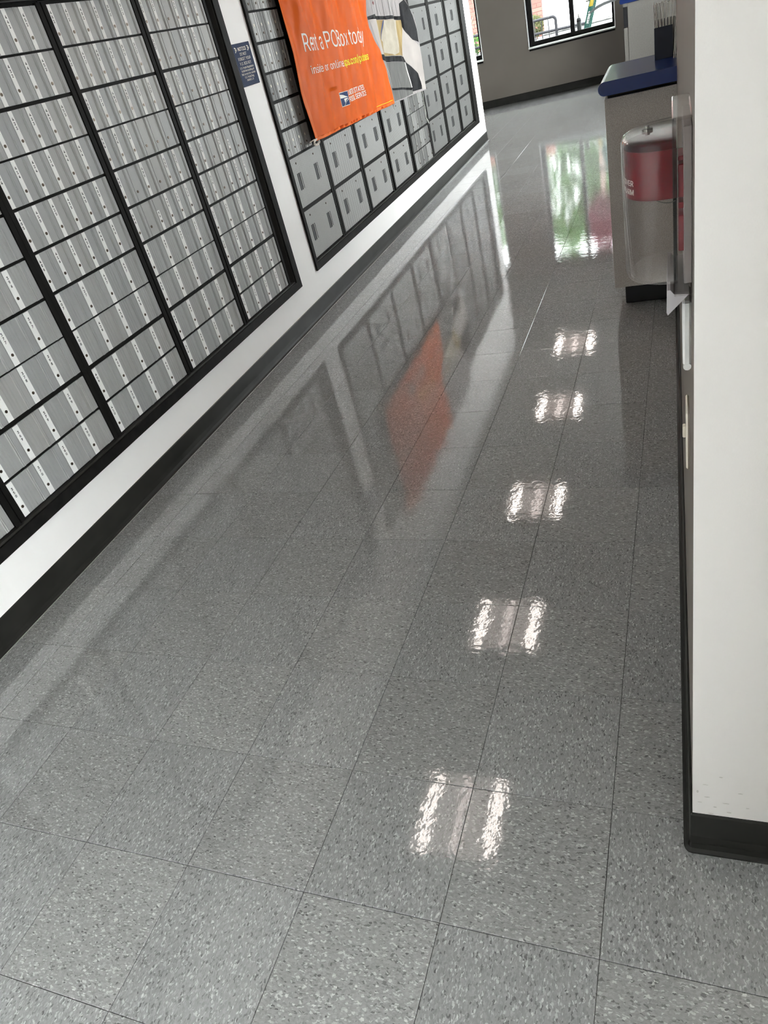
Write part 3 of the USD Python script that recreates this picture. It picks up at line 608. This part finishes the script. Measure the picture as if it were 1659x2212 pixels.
# far counter
c2 = thing("counter", "second blue-topped counter with a pale end panel in front of the far wall", "counter", (1.59, 12.15, 0))
obj("countertop", slab(1.548, 3.2, 12.12, 12.75, .992, 1.05), BLUELAM, c2, smooth=35)
obj("end_panel", cbox(1.645, 3.15, 12.15, 12.175, .06, .990, .002), PALE, c2)
obj("corner_post", cbox(1.590, 1.640, 12.15, 12.20, .06, .715, .002), PALE, c2)
obj("open_shelf", cat(box(1.590, 1.644, 12.16, 12.60, .722, .952), box(1.585, 1.595, 12.2, 12.6, 0, .72)), BLACKP, c2, label="black open cubby")
obj("top_rail", box(1.590, 1.645, 12.15, 12.60, .953, .990), PALE, c2)
obj("carcass", box(1.66, 3.15, 12.176, 12.72, 0, .990), CASEB, c2)
fp = [(1.13, .975), (1.20, .992), (1.28, 1.018), (1.36, 1.036), (1.46, 1.047), (1.57, 1.053), (1.57, 1.074), (1.46, 1.075), (1.36, 1.068), (1.26, 1.048), (1.17, 1.008)]
obj("paper_flyer", prism(Polygon(fp), .16, lambda v: np.stack([v[:, 0], 12.14 + v[:, 2], v[:, 1]], 1)), GREYP, label="pointed grey flyer jutting off the far counter's left end toward the ladder", cat="flyer")

# ------------------------------------------------------------------ on the right wall
al = thing("alarm_cover", "clear domed alarm cover with a red band on the right wall's edge", "alarm cover", (XR, 1.065, 1.19))
AY0, AY1, AZ0, AZ1 = .982, 1.150, 1.086, 1.296
def arch(n, off=0.0, x_out=2.1165):
    """half-round plan of the dome, from the near flange to the far one: (x, y)"""
    t = np.linspace(-math.pi/2, math.pi/2, n); yc, hy = (AY0+AY1)/2, .076-off; ex = 2/2.5
    return [(2.183 - (2.183-x_out-off)*abs(math.cos(a))**ex, yc + hy*math.copysign(abs(math.sin(a))**ex, math.sin(a))) for a in t]
def shell(n, z0, z1, off, th, top=True, rnd_=.008):
    rings = []
    for dz, ins in ((0, rnd_), (.0025, rnd_*.3), (rnd_, 0)): rings.append((z0+dz, off+ins))
    for dz, ins in ((rnd_, 0), (.0025, rnd_*.3), (0, rnd_)): rings.append((z1-dz, off+ins))
    V = []; 
    for z, o in rings: V += [[x, y, z] for x, y in arch(n, o)]
    F = []; R = len(rings)
    for r in range(R-1):
        for i in range(n-1): a = r*n+i; F += [[a, a+1, a+n+1], [a, a+n+1, a+n]]
    V = np.array(V)
    for r, z in ((0, z0), (R-1, z1)):
        V = np.vstack([V, [[2.183, (AY0+AY1)/2, z]]]); c = len(V)-1
        for i in range(n-1): F.append([r*n+i, c, r*n+i+1] if r == 0 else [r*n+i, r*n+i+1, c])
    m = trimesh.Trimesh(V, np.array(F), process=False); trimesh.repair.fix_normals(m); return m
obj("dome", shell(40, 1.098, 1.274, 0, 0), CLEARP, al, smooth=40)
obj("dome_inner_skin", shell(40, 1.1005, 1.2715, .0025, 0), CLEARP, al, smooth=40)
def band(z0, z1, off, th, n=40):
    a = np.array(arch(n, off)); b_ = np.array(arch(n, off+th)); V = []
    for z in (z0, z1): V += [[*p, z] for p in a] + [[*p, z] for p in b_]
    F = []; o = 2*n
    for i in range(n-1):
        F += [[i, i+1, o+i+1], [i, o+i+1, o+i], [n+i+1, n+i, o+n+i], [n+i+1, o+n+i, o+n+i+1], [o+i, o+i+1, o+n+i+1], [o+i, o+n+i+1, o+n+i], [i+1, i, n+i], [i+1, n+i, n+i+1]]
    m = trimesh.Trimesh(np.array(V), np.array(F), process=False); trimesh.repair.fix_normals(m); return m
obj("red_band", band(1.206, 1.262, .0032, .001), RED, al, smooth=40, label="red printed band")
def wrap(mesh, s0, z0, off):
    """lettering along the arch, reading from the far side to the near side"""
    a = np.array(arch(200, off))[::-1]; L = np.r_[0, np.cumsum(np.linalg.norm(np.diff(a, axis=0), axis=1))]
    v, f = mesh; s = s0 + v[:, 0]; x = np.interp(s, L, a[:, 0]); y = np.interp(s, L, a[:, 1])
    tx, ty = np.gradient(a[:, 0], L), np.gradient(a[:, 1], L); nx, ny = np.interp(s, L, ty), -np.interp(s, L, tx)
    return np.stack([x+nx*v[:, 2], y+ny*v[:, 2], z0+v[:, 1]], 1), f
for s, z, w_ in (("LIFT COVER", 1.2225, .062), ("PULL ALARM", 1.2120, .062)):
    obj("lettering", wrap(text(s, .0066, .0004, False, w_), .104, z, .0031), BWHITE, al)
fo = cat(cbox(2.178, XR, AY0, AY0+.004, AZ0, AZ1, .0015), cbox(2.178, XR, AY1-.004, AY1, AZ0, AZ1, .0015), cbox(2.178, XR, AY0+.004, AY1-.004, AZ1-.004, AZ1, .0015), cbox(2.178, XR, AY0+.004, AY1-.004, AZ0, AZ0+.004, .0015), cbox(2.178, 2.1805, AY0, AY1, AZ0, AZ1, .001))
obj("flange", fo, CLEARP, al)
obj("lip", prism(Polygon([(2.196, AZ0), (2.178, AZ0+.002), (2.1735, 1.094), (2.170, 1.094), (2.1685, 1.064), (2.170, 1.060)]), AY1-AY0-.01, lambda v: np.stack([v[:, 0], AY1-.005 - v[:, 2], v[:, 1]], 1)), pm("lilac_grey_plastic", (0.50, 0.48, 0.50), 0.35), al, label="pale flared lip under the dome")
obj("back_plate", cbox(2.190, XR, AY0+.012, AY1-.012, AZ0+.012, AZ1-.012, .001), pm("grey_back_plate", (0.30, 0.27, 0.27), 0.5), al)
for z0, z1 in ((1.205, 1.243), (1.192, 1.199), (1.140, 1.184), (1.247, 1.252)):
    obj("red_block", cbox(2.184, 2.191, AY0+.014, AY0+.060, z0, z1, .001), REDP, al)
obj("bolt", cat(lathe([(0, 1.2738), (.0065, 1.2738), (.0065, 1.2765), (.0030, 1.277), (.0028, 1.280), (0, 1.2805)], (2.149, 1.068, 0), 12)), STEEL, al, smooth=30)
obj("tether", tube([[2.150+.031*q, 1.02+.01*q, 1.206-.013*math.sin(q*math.pi*.62)] for q in np.linspace(0, 1, 14)], .0006, 6), STEEL, al)
rw = thing("wall_box", "slim bright white plastic box under the alarm cover on the right wall", "wall box", (XR, 1.07, 1.0))
obj("body", cbox(2.1885, XR, 1.035, 1.10, .962, 1.058, .003), WPLAST, rw)
obj("bottom_cap", tube([[2.1945, 1.036, .960], [2.1945, 1.07, .960], [2.1945, 1.099, .960]], .0055, 12), LABEL, rw, smooth=30)
sw = thing("light_switch", "ivory toggle light switch plate low on the right wall's edge", "light switch", (XR, 1.2, .757))
obj("plate", cbox(2.1945, XR, 1.165, 1.235, .700, .814, .003), IVORY, sw)
obj("toggle", cbox(2.189, 2.195, 1.195, 1.205, .748, .772, .0015), IVORY, sw)

# ------------------------------------------------------------------ outside the far windows
GZ = .53
struct("pavement", box(-14, 16, YF+.2, 60, GZ-.3, GZ), CONC)
bw = thing("brick_garden_wall", "red brick garden wall across the yard, left of the white fence, seen through the far windows", "wall", (-3, 19.1, GZ))
obj("wall_core", box(-5.2, -.41, 19.11, 19.6, GZ, 1.80), MORTAR, bw)
up = []; nb = 0
for r in range(17):
    z = GZ + .004 + r*.077; x = -.40 - (.105 if r % 2 else 0)
    if r % 2: xs = [(-.40-.097, -.40)] 
    else: xs = []
    while x > -5.1: xs.append((x-.203, x)); x -= .213
    for a, b_ in xs:
        m = box(a, b_, 19.10-rnd.uniform(0, .004), 19.2, z, z+.067)
        if nb < 296 and a > -3.2 and r < 21: obj("brick", m, BRICK[rnd.randrange(3)], bw); nb += 1
        else: up.append(m)
obj("bricks_beyond", cat(*up), BRICK[1], bw, kind="stuff")
wf = thing("vinyl_fence", "white panelled fence beside the brick building, seen through the right far window", "fence", (1.5, 19.2, GZ))
for k, x in enumerate(np.arange(-.395, 5.2, .52)):
    obj("panel", box(x, x+.50, 19.235, 19.25, GZ+.05, 1.72), FENCEW, wf)
    obj("post", cbox(x+.50, x+.525, 19.215, 19.265, GZ, 1.75, .004), FENCEW, wf)
for z in (GZ+.05, .85, 1.25, 1.70): obj("rail", cbox(-.395, 5.3, 19.218, 19.235, z, z+.022, .003), FENCEW, wf)
obj("stone_kerb", cbox(-.4, 8, 18.9, 19.15, GZ, GZ+.075, .02), noisy("kerb_stone", (0.05, 0.05, 0.048), (0.20, 0.20, 0.19), 9.0, 0.9), label="rough grey kerb along the foot of the white fence", cat="kerb")
rl = thing("railing", "dark grey bent-tube railing in the yard outside the far windows", "railing", (-1, 17.5, GZ))
arc = [[.065-.07+.07*math.sin(a), 17.5, .885-.07+.07*math.cos(a)] for a in np.linspace(0, math.pi/2, 8)]
obj("top_rail", tube([[-3.5, 17.5, .925], [-1.8, 17.5, .905]] + arc + [[.065, 17.5, .7], [.065, 17.5, GZ]], .026, 10), RAIL, rl, smooth=40)
obj("lower_rail", tube([[-3.5, 17.5, .705], [-1.5, 17.5, .690], [.62, 17.5, .640]], .024, 10), RAIL, rl, smooth=40)
for k in range(20): obj("baluster", tube([[-.08-.135*k, 17.5, .86], [-.08-.135*k, 17.5, GZ]], .008, 6), RAIL, rl)
def leaves(n, fn, size, seed):
    g = np.random.default_rng(seed); V, F = [], []
    for i in range(n):
        c = fn(g); a = g.normal(size=3); a /= np.linalg.norm(a); b_ = np.cross(a, g.normal(size=3)); b_ /= np.linalg.norm(b_); s = size*g.uniform(.6, 1.3)
        V += [c-a*s, c+b_*s*.45, c+a*s, c-b_*s*.45]; k = 4*i; F += [[k, k+1, k+2], [k, k+2, k+3]]
    return np.array(V), np.array(F)
def blob(c, r):
    def fn(g):
        d = g.normal(size=3); d /= np.linalg.norm(d); return np.array(c) + d*np.array(r)*g.uniform(.35, 1)**.5
    return fn
for k, (x, y, lab, m, rx, h) in enumerate(((-1.75, 18.2, "leafy green shrub behind the railing, in the left far window", 0, .38, .20), (-.45, 18.4, "small olive shrub behind the railing, at the foot of the brick wall", 2, .16, .24))):
    s_ = thing("shrub", lab, "shrub", (x, y, GZ))
    obj("foliage", leaves(700, blob((x, y, GZ+h), (rx, .2, h*.85)), .035, 20+k), LEAF[m], s_, kind="stuff")
    obj("stem", tube([[x, y, GZ], [x+.01, y, GZ+.12], [x, y, GZ+.2]], .012, 6), BARK, s_)
sp = thing("bare_tree", "thin bare twigs in front of the brick wall, in the left far window", "tree", (-1.9, 18.6, GZ))
obj("trunk", tube([[-1.95, 18.6, GZ], [-1.9, 18.6, 1.0], [-1.72, 18.6, 1.30], [-1.55, 18.6, 1.7]], [.02, .016, .012, .006], 7), BARK, sp)
for a, b_ in (((-1.78, 1.22), (-1.50, 1.13)), ((-1.74, 1.27), (-1.60, 1.12)), ((-1.66, 1.40), (-1.42, 1.24)), ((-1.60, 1.55), (-1.38, 1.50))):
    obj("twig", tube([[a[0], 18.6, a[1]], [(a[0]+b_[0])/2, 18.58, (a[1]+b_[1])/2+.02], [b_[0], 18.56, b_[1]]], .006, 6), BARK, sp)
for k, (x, y, z, r, m, n, lab) in enumerate(((-.75, 23.0, 3.5, (1.45, 1.0, 1.9), 0, 8000, "tall green leafy tree beyond the brick garden wall, mirrored in the floor"), (1.0, 26.6, 3.3, (1.5, .9, 1.5), 1, 6000, "yellow-green leafy tree beyond the white fence, mirrored in the floor"),
                                         (.42, 21.6, 4.25, (.48, .45, .75), 3, 2500, "dark red leafy tree beyond the white fence, mirrored in the floor beside the counter"), (-4.0, 24.5, 3.8, (1.7, 1.2, 2.3), 0, 8000, "tall green leafy tree beyond the brick garden wall, at the left end of the yard"), (1.75, 24.3, 3.6, (1.15, 1.0, 2.0), 0, 6000, "tall green leafy tree beyond the right end of the white fence"))):
    t = thing("leafy_tree", lab, "tree", (x, y, GZ))
    obj("foliage", leaves(n, blob((x, y, z), r), .10, 40+k), LEAF[m], t, kind="stuff")
    obj("trunk", tube([[x, y, GZ], [x+.05, y, z*.5], [x, y, z]], [.12, .09, .05], 8), BARK, t)
ld = thing("stepladder", "green fibreglass stepladder leaning outside the right far window", "ladder", (.9, 14.5, GZ))
def lean(z): return .80 + (z-GZ)*.330
for y in (14.50, 14.92):
    obj("side_rail", prism(Polygon([(lean(GZ), GZ), (lean(GZ)+.085, GZ), (lean(2.3)+.085, 2.3), (lean(2.3), 2.3)]), .03, lambda v, y=y: np.stack([v[:, 0], y + v[:, 2], v[:, 1]], 1)), GREENF, ld)
for z in (1.055, 1.36, 1.66, 1.97): obj("step", cbox(lean(z)-.06, lean(z)+.05, 14.53, 14.92, z, z+.025, .004), STEEL, ld)
obj("yellow_sticker", prism(Polygon([(lean(.985)+.012, .985), (lean(.985)+.07, .985), (lean(1.10)+.07, 1.10), (lean(1.10)+.012, 1.10)]), .001, lambda v: np.stack([v[:, 0], 14.4995 - v[:, 2], v[:, 1]], 1)), YELL, ld)
v, f = text("WERNER", .036, .001, True, .17); aa = math.atan2(1, .330)
w_ = np.stack([lean(.755)+.062 + v[:, 0]*math.cos(aa) - v[:, 1]*math.sin(aa), 14.4985 - v[:, 2], .755 + v[:, 0]*math.sin(aa) + v[:, 1]*math.cos(aa)], 1)
obj("brand_lettering", (w_, f), BWHITE, ld)
bo = thing("bottle", "small grey nozzle bottle standing on the right far window's frame", "bottle", (.90, 13.40, .762))
obj("body", lathe([(0, .7605), (.030, .7605), (.032, .765), (.032, .895), (.026, .915), (.013, .922), (0, .923)], (.897, 13.40, 0), 20), GREYP, bo, smooth=35)
obj("nozzle", lathe([(0, .922), (.011, .922), (.010, .935), (.004, .968), (0, .969)], (.897, 13.40, 0), 16), STEEL, bo, smooth=35)
obj("label_band", lathe([(.0325, .868), (.0327, .868), (.0327, .888), (.0325, .888), (.0325, .868)], (.897, 13.40, 0), 20), INK, bo)
